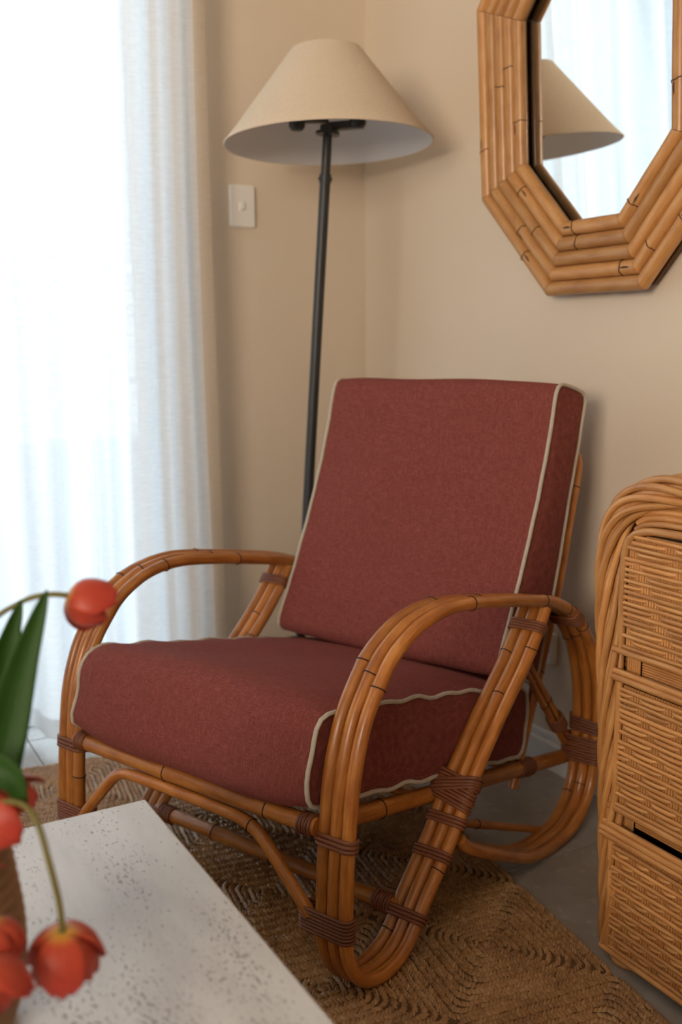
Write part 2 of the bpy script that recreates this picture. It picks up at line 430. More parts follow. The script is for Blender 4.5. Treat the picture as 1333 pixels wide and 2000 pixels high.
slab('wall_left', M['wall'], [(-0.2, 0, -0.15, WIN[0], -0.004, CEIL), (-0.2, 0, WIN[1], 4.35, -0.004, CEIL), (-0.2, 0, WIN[0], WIN[1], WIN[3], CEIL)])
slab('wall_right', M['wall'], [(0, 5.2, -0.15, 0, -0.004, CEIL)])
BW = (2.6, 4.4, 1.15, 2.35)              # added fill-light window in the far wall: e1 range, z range
slab('wall_far', M['pale_wall'], [(0, BW[0], 4.2, 4.35, -0.004, CEIL), (BW[1], 5.2, 4.2, 4.35, -0.004, CEIL), (BW[0], BW[1], 4.2, 4.35, -0.004, BW[2]), (BW[0], BW[1], 4.2, 4.35, BW[3], CEIL)])
slab('wall_back', M['pale_wall'], [(5.0, 5.2, 0, 4.2, -0.004, CEIL)])
slab('ceiling', M['ceiling'], [(-0.2, 5.2, -0.15, 4.35, CEIL, CEIL + 0.1)])
slab('ground', M['deck'], [(-9.0, -0.2, -4.0, 9.0, -0.12, -0.02)])

def baseboard(name, along, c0, c1):
    prof = [(0, 0), (0.016, 0), (0.016, 0.066), (0.0135, 0.070), (0.0085, 0.072), (0.0085, 0.088), (0.006, 0.092), (0, 0.092)]
    mb = MB(); vs = []
    for c in (c0, c1):
        for d_, z in prof: vs.append(R(c, d_, z) if along == 1 else R(d_, c, z))
    n = len(prof)
    mb.add(vs, [(i, (i + 1) % n, n + (i + 1) % n, n + i) for i in range(n)] + [tuple(range(n)), tuple(range(n, 2 * n))], None, False)
    return struct(build(name, mb, M['white_paint']))
baseboard('baseboard_right', 1, 0.0, 5.0)
baseboard('baseboard_left', 2, 0.017, WIN[0])

# sliding door in the window opening
gm = bpy.data.materials.new('window glass'); gm.use_nodes = True
N = gm.node_tree.nodes; L = gm.node_tree.links; N.clear()
go = N.new('ShaderNodeOutputMaterial'); gt = N.new('ShaderNodeBsdfTransparent'); gg = nd(N, 'ShaderNodeBsdfGlossy', Roughness=0.02)
gt.inputs[0].default_value = (0.95, 0.97, 0.96, 1); lw = nd(N, 'ShaderNodeFresnel', IOR=1.35); gx = N.new('ShaderNodeMixShader')
L.new(lw.outputs[0], gx.inputs[0]); L.new(gt.outputs[0], gx.inputs[1]); L.new(gg.outputs[0], gx.inputs[2]); L.new(gx.outputs[0], go.inputs[0])
M['glass'] = gm
def window(name, fr, a0, a1, axis_b, z0, z1, split):
    b0, b1 = axis_b; t = 0.05
    mem = [(a0, a1, b0, b0 + t, z0, z1), (a0, a1, b1 - t, b1, z0, z1), (a0, a1, b0 + t, b1 - t, z1 - t, z1), (a0, a1, b0 + t, b1 - t, z0, z0 + 0.012)]
    root = slab(name, fr, mem)
    xs = [b0 + t] + [s for s in split] + [b1 - t]
    for s in split: slab('window_mullion', fr, [(a0, a1, s - t / 2, s + t / 2, z0 + 0.012, z1 - t)], None, root)
    for i in range(len(xs) - 1):
        lo = xs[i] + (t / 2 if i else 0); hi = xs[i + 1] - (t / 2 if i < len(xs) - 2 else 0)
        slab('window_pane', M['glass'], [((a0 + a1) / 2 - 0.003, (a0 + a1) / 2 + 0.003, lo, hi, z0 + 0.012, z1 - t)], None, root)
    return root
window('window_1', M['frame_white'], -0.13, -0.07, (WIN[0], WIN[1]), -0.004, WIN[3], [1.925])
w2 = slab('added_window', M['frame_white'], [(BW[0], BW[1], 4.26, 4.32, BW[2], BW[2] + .05), (BW[0], BW[1], 4.26, 4.32, BW[3] - .05, BW[3]), (BW[0], BW[0] + .05, 4.26, 4.32, BW[2] + .05, BW[3] - .05), (BW[1] - .05, BW[1], 4.26, 4.32, BW[2] + .05, BW[3] - .05)])  # unseen window, added to go with the warm fill light
slab('window_pane', M['glass'], [(BW[0] + .05, BW[1] - .05, 4.287, 4.293, BW[2] + .05, BW[3] - .05)], None, w2)

# ================================================================== sheer curtain
def curtain():
    root = thing('curtain', 'sheer white linen floor-length curtain hanging in soft folds over the bright window', 'curtain', R(0.1, 1.8, 0))
    o = root.location
    ctl = [(0.548, 0.105), (0.575, 0.108), (0.600, 0.100), (0.628, 0.122), (0.655, 0.095), (0.690, 0.115), (0.712, 0.080), (0.745, 0.120),
           (0.775, 0.125), (0.790, 0.055), (0.830, 0.060), (0.868, 0.115), (0.885, 0.060), (0.905, 0.105), (0.920, 0.065), (0.965, 0.060),
           (1.000, 0.105), (1.030, 0.150), (1.062, 0.155), (1.080, 0.120), (1.084, 0.050), (1.105, 0.020), (1.150, 0.025), (1.185, 0.060),
           (1.215, 0.120), (1.255, 0.135), (1.275, 0.060), (1.31, 0.03)]
    b = 1.31; rr = random.Random(3)
    while b < 3.15:
        b += 0.05 + rr.random() * 0.03; ctl.append((b, 0.13 + rr.random() * 0.03))
        b += 0.04 + rr.random() * 0.03; ctl.append((b, 0.03 + rr.random() * 0.03))
    path = resample(crom([V((a, e, 0)) for e, a in ctl], 10), 420)
    zs = [0.034, 0.042, 0.062, 0.088, 0.13] + [0.2 + 0.11 * i for i in range(21)]
    def grid(cols, rows, off=0.0):
        mb = MB(); vs = []
        for z in rows:
            t = z / 2.4
            for i, p in enumerate(cols):
                amp = 1.0 - 0.25 * t
                sway = 0.006 * math.sin(p.y * 23 + z * 2.3) + 0.004 * math.sin(p.y * 57 - z * 3.1)
                vs.append(R(0.085 + (p.x - 0.085) * amp + sway * (1 - t) + off, p.y + 0.006 * math.sin(z * 1.7 + p.y * 9), z) - o)
        n = len(cols)
        mb.add(vs, [(r * n + i, r * n + i + 1, (r + 1) * n + i + 1, (r + 1) * n + i) for r in range(len(rows) - 1) for i in range(n - 1)])
        return mb
    zs.append(2.40)
    build('panel', grid(path, zs), M['sheer'], root)
    build('hem', grid(path, zs[:4], 0.0018), M['sheer_hem'], root)
    k = [p for p in path if p.y < 0.592 and p.x < 0.2][:12]
    build('side_hem', grid(k, zs, 0.0018), M['side_hem'], root)
    t = slab('track', M['white_paint'], [(0.06, 0.12, 0.5, 3.2, 2.395, CEIL)], None, None)
    t.parent = root; t.location = -root.location; t['label'] = 'white curtain track under the ceiling'
curtain()

# ================================================================== wall plates
def rounded_plate(w, h, t, r=0.006, n=5):
    """plate in local x (width), z (height), front towards +y"""
    out = []
    for cx, cz, a0 in ((w / 2 - r, h / 2 - r, 0), (-w / 2 + r, h / 2 - r, 90), (-w / 2 + r, -h / 2 + r, 180), (w / 2 - r, -h / 2 + r, 270)):
        for k in range(n):
            a = math.radians(a0 + 90 * k / (n - 1)); out.append((cx + r * math.cos(a), cz + r * math.sin(a)))
    mb = MB(); m = len(out); vs = []
    for y, s in ((0, 1.0), (t * 0.7, 1.0), (t, 0.955)):
        vs += [(x * s, y, z * (1 - (1 - s) * w / h)) for x, z in out]
    fs = [(r_ * m + i, r_ * m + (i + 1) % m, (r_ + 1) * m + (i + 1) % m, (r_ + 1) * m + i) for r_ in range(2) for i in range(m)]
    mb.add(vs, [tuple(reversed(f)) for f in fs] + [tuple(reversed(range(2 * m, 3 * m)))], None, False)
    return mb
def disc(mb, c, r, t, n=16):
    c = V(c); vs = [c + V((r * math.cos(2 * PI * k / n), 0, r * math.sin(2 * PI * k / n))) for k in range(n)]
    vs += [v + V((0, t, 0)) for v in vs]
    mb.add(vs, [(k, (k + 1) % n, n + (k + 1) % n, n + k) for k in range(n)] + [tuple(range(n, 2 * n))], None, False)
HEAD_LEFT = math.atan2(E1.y, E1.x) - PI / 2      # local +y = E1
HEAD_RIGHT = math.atan2(E2.y, E2.x) - PI / 2     # local +y = E2
sw = thing('light_switch', 'small white light switch plate on the beige wall between curtain and lamp', 'light switch', R(0, 0.415, 1.453), HEAD_LEFT)
build('plate', rounded_plate(0.076, 0.117, 0.011), M['plastic'], sw)
mb = MB(); mb.box((0.004, 0.012, 0.000), (0.013, 0.010, 0.022), Matrix.Rotation(0.25, 3, 'X')); build('rocker', mb, M['plastic'], sw)
for z in (0.042, -0.042):
    mb = MB(); disc(mb, (0, 0.010, z), 0.0042, 0.0016); build('screw_cap', mb, M['plastic'], sw)
so = thing('power_socket', 'white wall power socket low on the wall behind the rattan armchair', 'socket', R(0.852, 0, 0.312), HEAD_RIGHT)
build('plate', rounded_plate(0.115, 0.080, 0.017), M['plastic'], so)
for s_ in (-1, 1):
    mb = MB(); mb.box((s_ * 0.040, 0.019, 0.018), (0.016, 0.010, 0.011), Matrix.Rotation(0.3, 3, 'X')); build('rocker', mb, M['white_paint'], so)
    for q in (-1, 1):
        mb = MB(); mb.box((s_ * 0.040 + q * 0.007, 0.0165, -0.004), (0.0022, 0.002, 0.009), Matrix.Rotation(q * 0.5, 3, 'Y')); build('slot', mb, M['dark_plastic'], so)
    mb = MB(); mb.box((s_ * 0.040, 0.0165, -0.020), (0.0022, 0.002, 0.009)); build('slot', mb, M['dark_plastic'], so)

# ================================================================== woven rug of square panels
def rug():
    ang = math.radians(8.0)
    r1 = E1 * math.cos(ang) + E2 * math.sin(ang); r2 = E2 * math.cos(ang) - E1 * math.sin(ang)
    org = R(0.355, 0.300, 0)                       # far right corner
    head = math.atan2(r1.y, r1.x)
    T = 0.315; NX, NY = 7, 5
    root = thing('woven_rug', 'brown seagrass rug of concentric woven squares under the rattan armchair', 'rug', org, head)
    # local x = r1, local y = -r2
    mb = MB(); mb.box((NX * T / 2, -NY * T / 2, 0.001), (NX * T - 0.012, NY * T - 0.012, 0.002)); build('backing', mb, M['rug_back'], root)
    def square(seed):
        rr = random.Random(seed); mb = MB(); rings = 14; h0 = T / 2
        for k in range(rings):
            h = h0 - 0.0046 - k * (h0 / rings); rad = max(0.004, min(h * 0.42, 0.016 + (h0 - h) * 0.25))
            if h < 0.004: break
            base = []
            for cx, cy, a0 in ((h - rad, h - rad, 0), (-h + rad, h - rad, 90), (-h + rad, -h + rad, 180), (h - rad, -h + rad, 270)):
                for q in range(5):
                    a = math.radians(a0 + 22.5 * q); base.append(V((cx + rad * math.cos(a), cy + rad * math.sin(a), 0)))
            per = sum((base[i] - base[i - 1]).length for i in range(len(base)))
            n = max(6, int(per / 0.0074)); pts = resample(base, n, True)
            for i in range(n):
                p = pts[i]; t = (pts[(i + 1) % n] - pts[i - 1]).normalized(); b = V((-t.y, t.x, 0))
                sgn = 1 if k % 2 else -1
                d = (t * 0.82 + b * 0.57 * sgn); d = (d + V((rr.uniform(-.24, .24), rr.uniform(-.24, .24), 0))).normalized(); e = V((-d.y, d.x, 0))
                ln = 0.0092 * rr.uniform(0.8, 1.3); wd = 0.0038 * rr.uniform(0.8, 1.2); zt = 0.0078 + rr.uniform(-0.0012, 0.0024)
                c = p + V((rr.uniform(-.0006, .0006), rr.uniform(-.0006, .0006), 0)); up = V((0, 0, 1))
                u0 = rr.random() * 30; 
                vs = [c - d * ln + up * 0.0022, c + e * wd + up * 0.0020 - d * 0.002, c + up * zt - d * 0.0015, c - e * wd + up * 0.0020 - d * 0.002,
                      c + e * wd + up * 0.0020 + d * 0.003, c + up * (zt - 0.0004) + d * 0.003, c - e * wd + up * 0.0020 + d * 0.003, c + d * ln + up * 0.0022]
                fs = [(0, 2, 1), (0, 3, 2), (1, 2, 5, 4), (2, 3, 6, 5), (4, 5, 7), (5, 6, 7)]
                mb.add(vs, fs, [[(u0, u0 * .7)] * len(f) for f in fs])
        return mb.mesh('rug_square')
    ms = [square(11), square(12)]
    for i in range(NX):
        for j in range(NY):
            o = link('rug_square', ms[(i + j) % 2], M['seagrass'], root)
            o.location = ((i + 0.5) * T, -(j + 0.5) * T, 0); o.rotation_euler = (0, 0, PI / 2 * random.randrange(4))
rug()

# ================================================================== rattan armchair
WP = 0.667; SPC = 0.0236; RP = 0.0119
ARM = V((-0.2677, 1.6854, 0))
chair = thing('rattan_armchair', 'bentwood rattan armchair with three-pole sides and terracotta cushions on the rug', 'armchair', ARM, -0.7170)
def CP(a, y, z): return V((WP / 2 - a, y - 0.06 * a, z))       # a runs from the right frame (0) to the left one (WP)
def ring(c, t, rad, tr, n=18, ns=6):
    """thin ring round a pole"""
    t = V(t).normalized(); a = V((0, 0, 1)) if abs(t.z) < 0.9 else V((1, 0, 0))
    u = (a - t * a.dot(t)).normalized(); v = t.cross(u)
    rr = random.Random(hash((round(c[0], 3), round(c[1], 3), round(c[2], 3))) & 0xffff)
    ph = rr.random() * 6; wob = rr.uniform(0.0004, 0.0012)
    return [V(c) + (u * math.cos(2 * PI * k / n) + v * math.sin(2 * PI * k / n)) * rad + t * wob * math.sin(2 * PI * k / n * 2 + ph) for k in range(n)]
def pole(name, pts, rad, parent, nodes=(), m='pole', nm='node', seed=None, sides=12):
    """a cane with slight swellings at its nodes; each dark node line is a sub-part"""
    pts = [V(p) for p in pts]
    idx = []
    for q in nodes:
        if isinstance(q, (int, float)): idx.append(int(q * (len(pts) - 1)))
        else: idx.append(min(range(len(pts)), key=lambda i: (pts[i] - V(q)).length))
    L = [0.0]
    for i in range(1, len(pts)): L.append(L[-1] + (pts[i] - pts[i - 1]).length)
    rads = []
    for i in range(len(pts)):
        r_ = rad * (1 + 0.02 * math.sin(L[i] * 31 + rad * 999))
        for k in idx: r_ += rad * 0.07 * math.exp(-((L[i] - L[k]) / 0.007) ** 2)
        rads.append(r_)
    mb = MB(); mb.tube(pts, rads, sides)
    o = build(name, mb, M[m], parent)
    for k in idx:
        t = pts[min(k + 1, len(pts) - 1)] - pts[max(k - 1, 0)]
        mb = MB(); mb.tube(ring(pts[k], t, rads[k] + 0.0001, 0.0012), 0.0012, 5, True); build('node', mb, M[nm], o)
    return o
SIDE = [(0.318, 0.170), (0.350, 0.140), (0.431, 0.094), (0.520, 0.050), (0.572, 0.028), (0.631, 0.0145), (0.694, 0.0125), (0.756, 0.020), (0.808, 0.052), (0.838, 0.100),
        (0.851, 0.170), (0.856, 0.244), (0.848, 0.325), (0.818, 0.411), (0.789, 0.450), (0.755, 0.485), (0.709, 0.519), (0.656, 0.545), (0.602, 0.561),
        (0.529, 0.576), (0.444, 0.592), (0.345, 0.608), (0.283, 0.613), (0.227, 0.608), (0.174, 0.594), (0.122, 0.565), (0.089, 0.530), (0.056, 0.484), (0.035, 0.435),
        (0.020, 0.377), (0.010, 0.300), (0.004, 0.235), (0.001, 0.171), (0.000, 0.117), (0.010, 0.076), (0.032, 0.042), (0.062, 0.022), (0.097, 0.016), (0.133, 0.021), (0.162, 0.037),
        (0.183, 0.058), (0.212, 0.094), (0.252, 0.136), (0.291, 0.178), (0.333, 0.232), (0.373, 0.284), (0.452, 0.366), (0.527, 0.436), (0.575, 0.490), (0.600, 0.525), (0.612, 0.545)]
NODES = {(1, 1): [(.345, .608), (.600, .561), (.085, .525), (.56, .465), (.25, .135), (.70, .523), (.77, .472), (.853, .19)],
         (1, 0): [(.092, .535), (.48, .392), (.27, .155), (.40, .602), (.79, .45), (.83, .085)],
         (1, -1): [(.110, .552), (.548, .455), (.17, .045), (.30, .613), (.80, .435), (.82, .07)],
         (-1, -1): [(.235, .609), (.45, .591), (.004, .22), (.49, .402), (.25, .135)],
         (-1, 0): [(.20, .602), (.39, .603), (.53, .44), (.22, .10)],
         (-1, 1): [(.16, .588), (.36, .607), (.007, .28), (.23, .115)]}
def sidepath(side, off):
    pts = []
    for y, z in SIDE:
        arm = smooth(0.20, 0.34, y) * (1 - smooth(0.60, 0.72, y)) if z > 0.5 and not (y < 0.62 and z < 0.545) else 0
        zz = z - arm * 0.0022 * (1 - off)
        pts.append(CP(-off * SPC if side > 0 else WP + off * SPC, y, zz))
    return crom(pts, 5)
for side in (1, -1):
    for off in (1, 0, -1):
        pts = sidepath(side, off)
        a = -off * SPC if side > 0 else WP + off * SPC
        pole('pole', pts, RP, chair, [CP(a, y, z) for y, z in NODES[(side, off)]])
mb = MB()
mb.lathe([(0, -0.004), (0.0045, -0.003), (0.0060, 0.0), (0.0045, 0.0012), (0, 0.0016)], 14)
q = build('plug', mb, M['node'], chair); q['label'] = 'dark screw plug in the arm pole'
q.matrix_local = Matrix.Translation(CP(WP - SPC, 0.0775, 0.490) + V((0, -0.830, 0.558)).normalized() * (RP * 1.0)) @ V((0, -0.830, 0.558)).to_track_quat('Z', 'Y').to_matrix().to_4x4() @ Matrix.Diagonal((1.0, 1.6, 1.0, 1.0))
def wraps(a0, a1, y, z, ty, tz, n, rad=RP, skew=0.0, pitch=0.0068, thick=0.0026, jit=0.0):
    """turns of peel around parallel poles that lie between a0 and a1 (outer pole axes)"""
    T = V((0, ty, tz)).normalized(); Nn = V((0, -tz, ty)).normalized()
    A0, A1 = CP(a0, y, z), CP(a1, y, z); lat = (A1 - A0); ln = lat.length; lat = lat.normalized() if ln > 1e-6 else V((-1, 0, 0))
    mb = MB(); C = (A0 + A1) / 2; h = ln / 2; Rr = rad + thick * 0.55
    rr = random.Random(int(abs(y * 1000) + abs(z * 777) + a0 * 500))
    for w_ in range(n):
        o = (w_ - (n - 1) / 2) * pitch; pts = []; tw = rr.uniform(-jit, jit)
        for sg in (1, -1):
            for k in range(9):
                t = (-PI / 2 + PI * k / 8)
                l_ = sg * h + sg * Rr * math.cos(t); nn = sg * Rr * math.sin(t)
                pts.append(C + lat * l_ + Nn * nn + T * (o + (skew + tw) * l_))
        mb.tube(pts, thick, 8, True, up=tuple(T), flat=pitch * 0.5 / thick)
    return build('binding', mb, M['binding'], chair)
def coil(p, t, rad, n, pitch=0.0056, thick=0.0027):
    p = V(p); t = V(t).normalized(); mb = MB()
    for k in range(n):
        mb.tube(ring(p + t * ((k - (n - 1) / 2) * pitch), t, rad + thick * 0.5, 0), thick, 6, True)
    return build('binding', mb, M['binding'], chair)
RA = 0.0495                                           # side rails sit just inside the frames
for side in (1, -1):
    A = (lambda q: q) if side > 0 else (lambda q: WP - q)
    s0, s1 = A(-SPC), A(SPC)
    # side rail and its bindings
    pole('side_rail', [CP(A(RA), 0.012 + 0.838 * k / 30, 0.291 - 0.155 * k / 30) for k in range(31)], 0.0160, chair, [CP(A(RA), .19, .258), CP(A(RA), .47, .206)])
    wraps(s0, s1, 0.009, 0.284, 0.12, 1, 3, pitch=0.0078)
    wraps(A(-SPC), A(SPC + 0.030), 0.000, 0.143, 0, 1, 7, pitch=0.0062)
    wraps(s0, s1, 0.585, 0.507, 0.62, 0.78, 4, pitch=0.0058)
    wraps(s0, A(0.036), 0.345, 0.248, 0.62, 0.78, 9, RP + 0.0015, skew=0.16, pitch=0.0064, jit=0.05)
    wraps(s0, A(0.036), 0.350, 0.254, 0.62, 0.78, 4, RP + 0.0035, skew=-0.30, pitch=0.0066, jit=0.06)
    wraps(s0, s1, 0.312, 0.203, 0.62, 0.78, 3, RP + 0.001)
    wraps(s0, s1, 0.268, 0.154, 0.66, 0.75, 3, RP + 0.0005)
    wraps(s0, s1, 0.192, 0.070, 0.66, 0.75, 3, RP + 0.0008)
    wraps(s0, A(0.040), 0.853, 0.165, 0.05, 1, 9, RP + 0.002, jit=0.04)
    wraps(s0, s1, 0.856, 0.222, 0.03, 1, 5, RP + 0.002, skew=0.1, jit=0.1)
    wraps(s0, s1, 0.735, 0.500, -0.75, 0.6, 6, RP + 0.0008)
    coil(CP(A(RA), 0.085, 0.2775), CP(A(RA), 1, -0.185) - CP(A(RA), 0, 0), 0.0160, 2)
    coil(CP(A(RA), 0.672, 0.169), CP(A(RA), 1, -0.185) - CP(A(RA), 0, 0), 0.0165, 9)
    coil(CP(A(0.050), 0.0, 0.302), CP(1, 0, 0) - CP(0, 0, 0), 0.0155, 5)
    coil(CP(A(0.052), 0.196, 0.076), CP(1, 0, 0) - CP(0, 0, 0), 0.0150, 7)
    # braces from the back frame to the rear loop
    for q in (-1, 1):
        pole('brace', [CP(A(0.044), 0.655 + 0.190 * k / 8 + q * 0.0065, 0.405 - 0.225 * k / 8 + q * 0.0055) for k in range(9)], 0.0080, chair, [0.55])
    wraps(A(0.044), A(0.0445), 0.800, 0.235, -0.64, 0.76, 6, 0.016)
    pole('lower_brace', [CP(A(0.044 - 0.014 * k / 8), 0.335 + 0.370 * k / 8, 0.180 - 0.160 * k / 8) for k in range(9)], 0.0085, chair, [0.4])
rail = pole('front_rail', [CP(0.030 + (WP - 0.06) * k / 40, 0.0, 0.302) for k in range(41)], 0.0155, chair, [CP(.131, 0, .302), CP(.377, 0, .302)])
bent = [(.625, .146), (.604, .170), (.575, .202), (.545, .234), (.518, .259), (.488, .2715), (.440, .2740), (.379, .2745), (.280, .2740), (.200, .2715), (.166, .263), (.140, .245), (.099, .204), (.067, .172), (.044, .147)]
pole('bent_rail', crom([CP(a, -0.006, z) for a, z in bent], 5), 0.0112, chair, [CP(.170, -.006, .264)])
pole('cross_bar', [CP(0.018 + (WP - 0.036) * k / 40, 0.197, 0.076) for k in range(41)], 0.0148, chair, [CP(.47, .19, .074), CP(.31, .19, .074)])
pole('rear_rail', [CP(0.05 + (WP - 0.10) * k / 20, 0.700, 0.150) for k in range(21)], 0.0130, chair, [0.3, 0.7])
for y in (0.14, 0.27, 0.40, 0.53, 0.64):
    pole('seat_slat', [CP(0.045 + (WP - 0.09) * k / 10, y, 0.2885 - (y - .012) * 0.185 + 0.012) for k in range(11)], 0.0070, chair, [0.4])
# back frame: one bent pole, cross canes
stile = [(.642, .130), (.680, .222), (.718, .312), (.762, .417), (.806, .522), (.846, .650), (.879, .765)]
bf = [CP(0.058, y, z) for y, z in stile] + [CP(0.060, .889, .802), CP(0.072, .893, .822), CP(0.100, .895, .832), CP(WP / 2, .896, .834),
      CP(WP - 0.100, .895, .832), CP(WP - 0.072, .893, .822), CP(WP - 0.060, .889, .802)] + [CP(WP - 0.058, y, z) for y, z in reversed(stile)]
pole('back_frame', crom(bf, 6), 0.0115, chair, [CP(.058, .878, .755), CP(.058, .74, .36), CP(WP - .058, .86, .70)])
for y, z in ((.762, .417), (.806, .522), (.843, .640), (.871, .740)):
    pole('back_cane', [CP(0.060 + (WP - 0.12) * k / 12, y, z) for k in range(13)], 0.0075, chair, [0.35, 0.8])
for a in (0.20, WP / 2, WP - 0.20):
    pole('back_cane', crom([CP(a, y + 0.016, z) for y, z in stile[2:]] + [CP(a, .908, .832)], 4), 0.0065, chair, [0.5])

def cushion(name, prof, a0, a1, bulge, pucker, parent, seed):
    """boxed cushion: side outline lofted across the seat with a crown, side panels, piping round both side panels"""
    P = resample(crom([V((0, y, z)) for y, z in prof], 8, True), 96, True)
    n = len(P); cy = sum(p.y for p in P) / n; cz = sum(p.z for p in P) / n
    nor = []
    for i in range(n):
        t = (P[(i + 1) % n] - P[i - 1]).normalized(); q = V((0, t.z, -t.y))
        if q.dot(V((0, P[i].y - cy, P[i].z - cz))) < 0: q = -q
        nor.append(q)
    nor = [(nor[i - 2] + nor[i - 1] + nor[i] + nor[(i + 1) % n] + nor[(i + 2) % n]).normalized() for i in range(n)]
    rr = random.Random(seed); ph = [rr.random() * 6 for _ in range(6)]
    def edge(i, sg):
        w_ = pucker * (math.sin(i / n * 2 * PI * 18 + ph[0] + sg) * 0.6 + math.sin(i / n * 2 * PI * 11 + ph[1] + sg * 2) * 0.4)
        return w_
    Mx = 30; mb = MB(); vs = []
    for j in range(Mx + 1):
        t = -1 + 2 * j / Mx; tt = math.copysign(1 - (1 - abs(t)) ** 1.5, t); a = (a0 + a1) / 2 + tt * (a1 - a0) / 2
        crown = bulge * (1 - abs(tt) ** 5)
        for i in range(n):
            e = edge(i, 1 if t > 0 else -1) * smooth(0.75, 1.0, abs(tt))
            wob = 0.0018 * math.sin(a * 19 + i * 0.21 + ph[2]) * (1 - abs(tt) ** 4)
            p = P[i] + nor[i] * (crown + e + wob)
            vs.append(CP(a, p.y, p.z))
    fs = [(j * n + i, j * n + (i + 1) % n, (j + 1) * n + (i + 1) % n, (j + 1) * n + i) for j in range(Mx) for i in range(n)]
    mb.add(vs, fs)
    for sg, a, base in ((-1, a0, 0), (1, a1, Mx * n)):
        vs2 = []; rings = 7
        for k in range(rings):
            s_ = 1 - k / rings
            for i in range(n):
                p = P[i] + nor[i] * edge(i, sg)
                q = V((0, cy + (p.y - cy) * s_, cz + (p.z - cz) * s_))
                vs2.append(CP(a + sg * 0.010 * (1 - s_ ** 3), q.y, q.z))
        vs2.append(CP(a + sg * 0.010, cy, cz))
        fs2 = [(k * n + i, k * n + (i + 1) % n, (k + 1) * n + (i + 1) % n, (k + 1) * n + i) for k in range(rings - 1) for i in range(n)]
        fs2 += [((rings - 1) * n + i, (rings - 1) * n + (i + 1) % n, rings * n) for i in range(n)]
        mb.add(vs2, fs2)
    o = build(name, mb, M['red_linen'], parent)
    o['label'] = 'terracotta linen ' + name.replace('_', ' ') + ' with beige piping'
    for sg, a in ((-1, a0), (1, a1)):
        pm = MB(); pts = []
        for i in range(n):
            p = P[i] + nor[i] * (edge(i, sg) - 0.0005); pts.append(CP(a + sg * 0.0022, p.y, p.z))
        pm.tube(pts, 0.0040, 8, True); q = build('piping', pm, M['piping'], o); q['label'] = 'beige piping cord'
    return o
SEAT = [(0.012, 0.329), (-0.006, 0.334), (-0.015, 0.350), (-0.012, 0.378), (-0.003, 0.415), (0.008, 0.448), (0.022, 0.470), (0.044, 0.480), (0.075, 0.478), (0.173, 0.458), (0.33, 0.427),
        (0.493, 0.394), (0.60, 0.368), (0.650, 0.352), (0.664, 0.335), (0.664, 0.290), (0.662, 0.240), (0.652, 0.219), (0.630, 0.210), (0.535, 0.226), (0.357, 0.262), (0.124, 0.308), (0.05, 0.322)]
cushion('seat_cushion', SEAT, 0.044, WP - 0.044, 0.017, 0.0042, chair, 5)
BACK = [(0.560, 0.402), (0.549, 0.418), (0.556, 0.440), (0.590, 0.510), (0.623, 0.580), (0.660, 0.665), (0.697, 0.760), (0.730, 0.860), (0.752, 0.945), (0.762, 0.970), (0.780, 0.978), (0.830, 0.968), (0.872, 0.956),
        (0.884, 0.940), (0.876, 0.905), (0.850, 0.812), (0.823, 0.725), (0.795, 0.620), (0.760, 0.510), (0.722, 0.400), (0.710, 0.364), (0.695, 0.352), (0.660, 0.366), (0.610, 0.388)]
cushion('back_cushion', BACK, 0.046, WP - 0.046, 0.006, 0.0008, chair, 9)

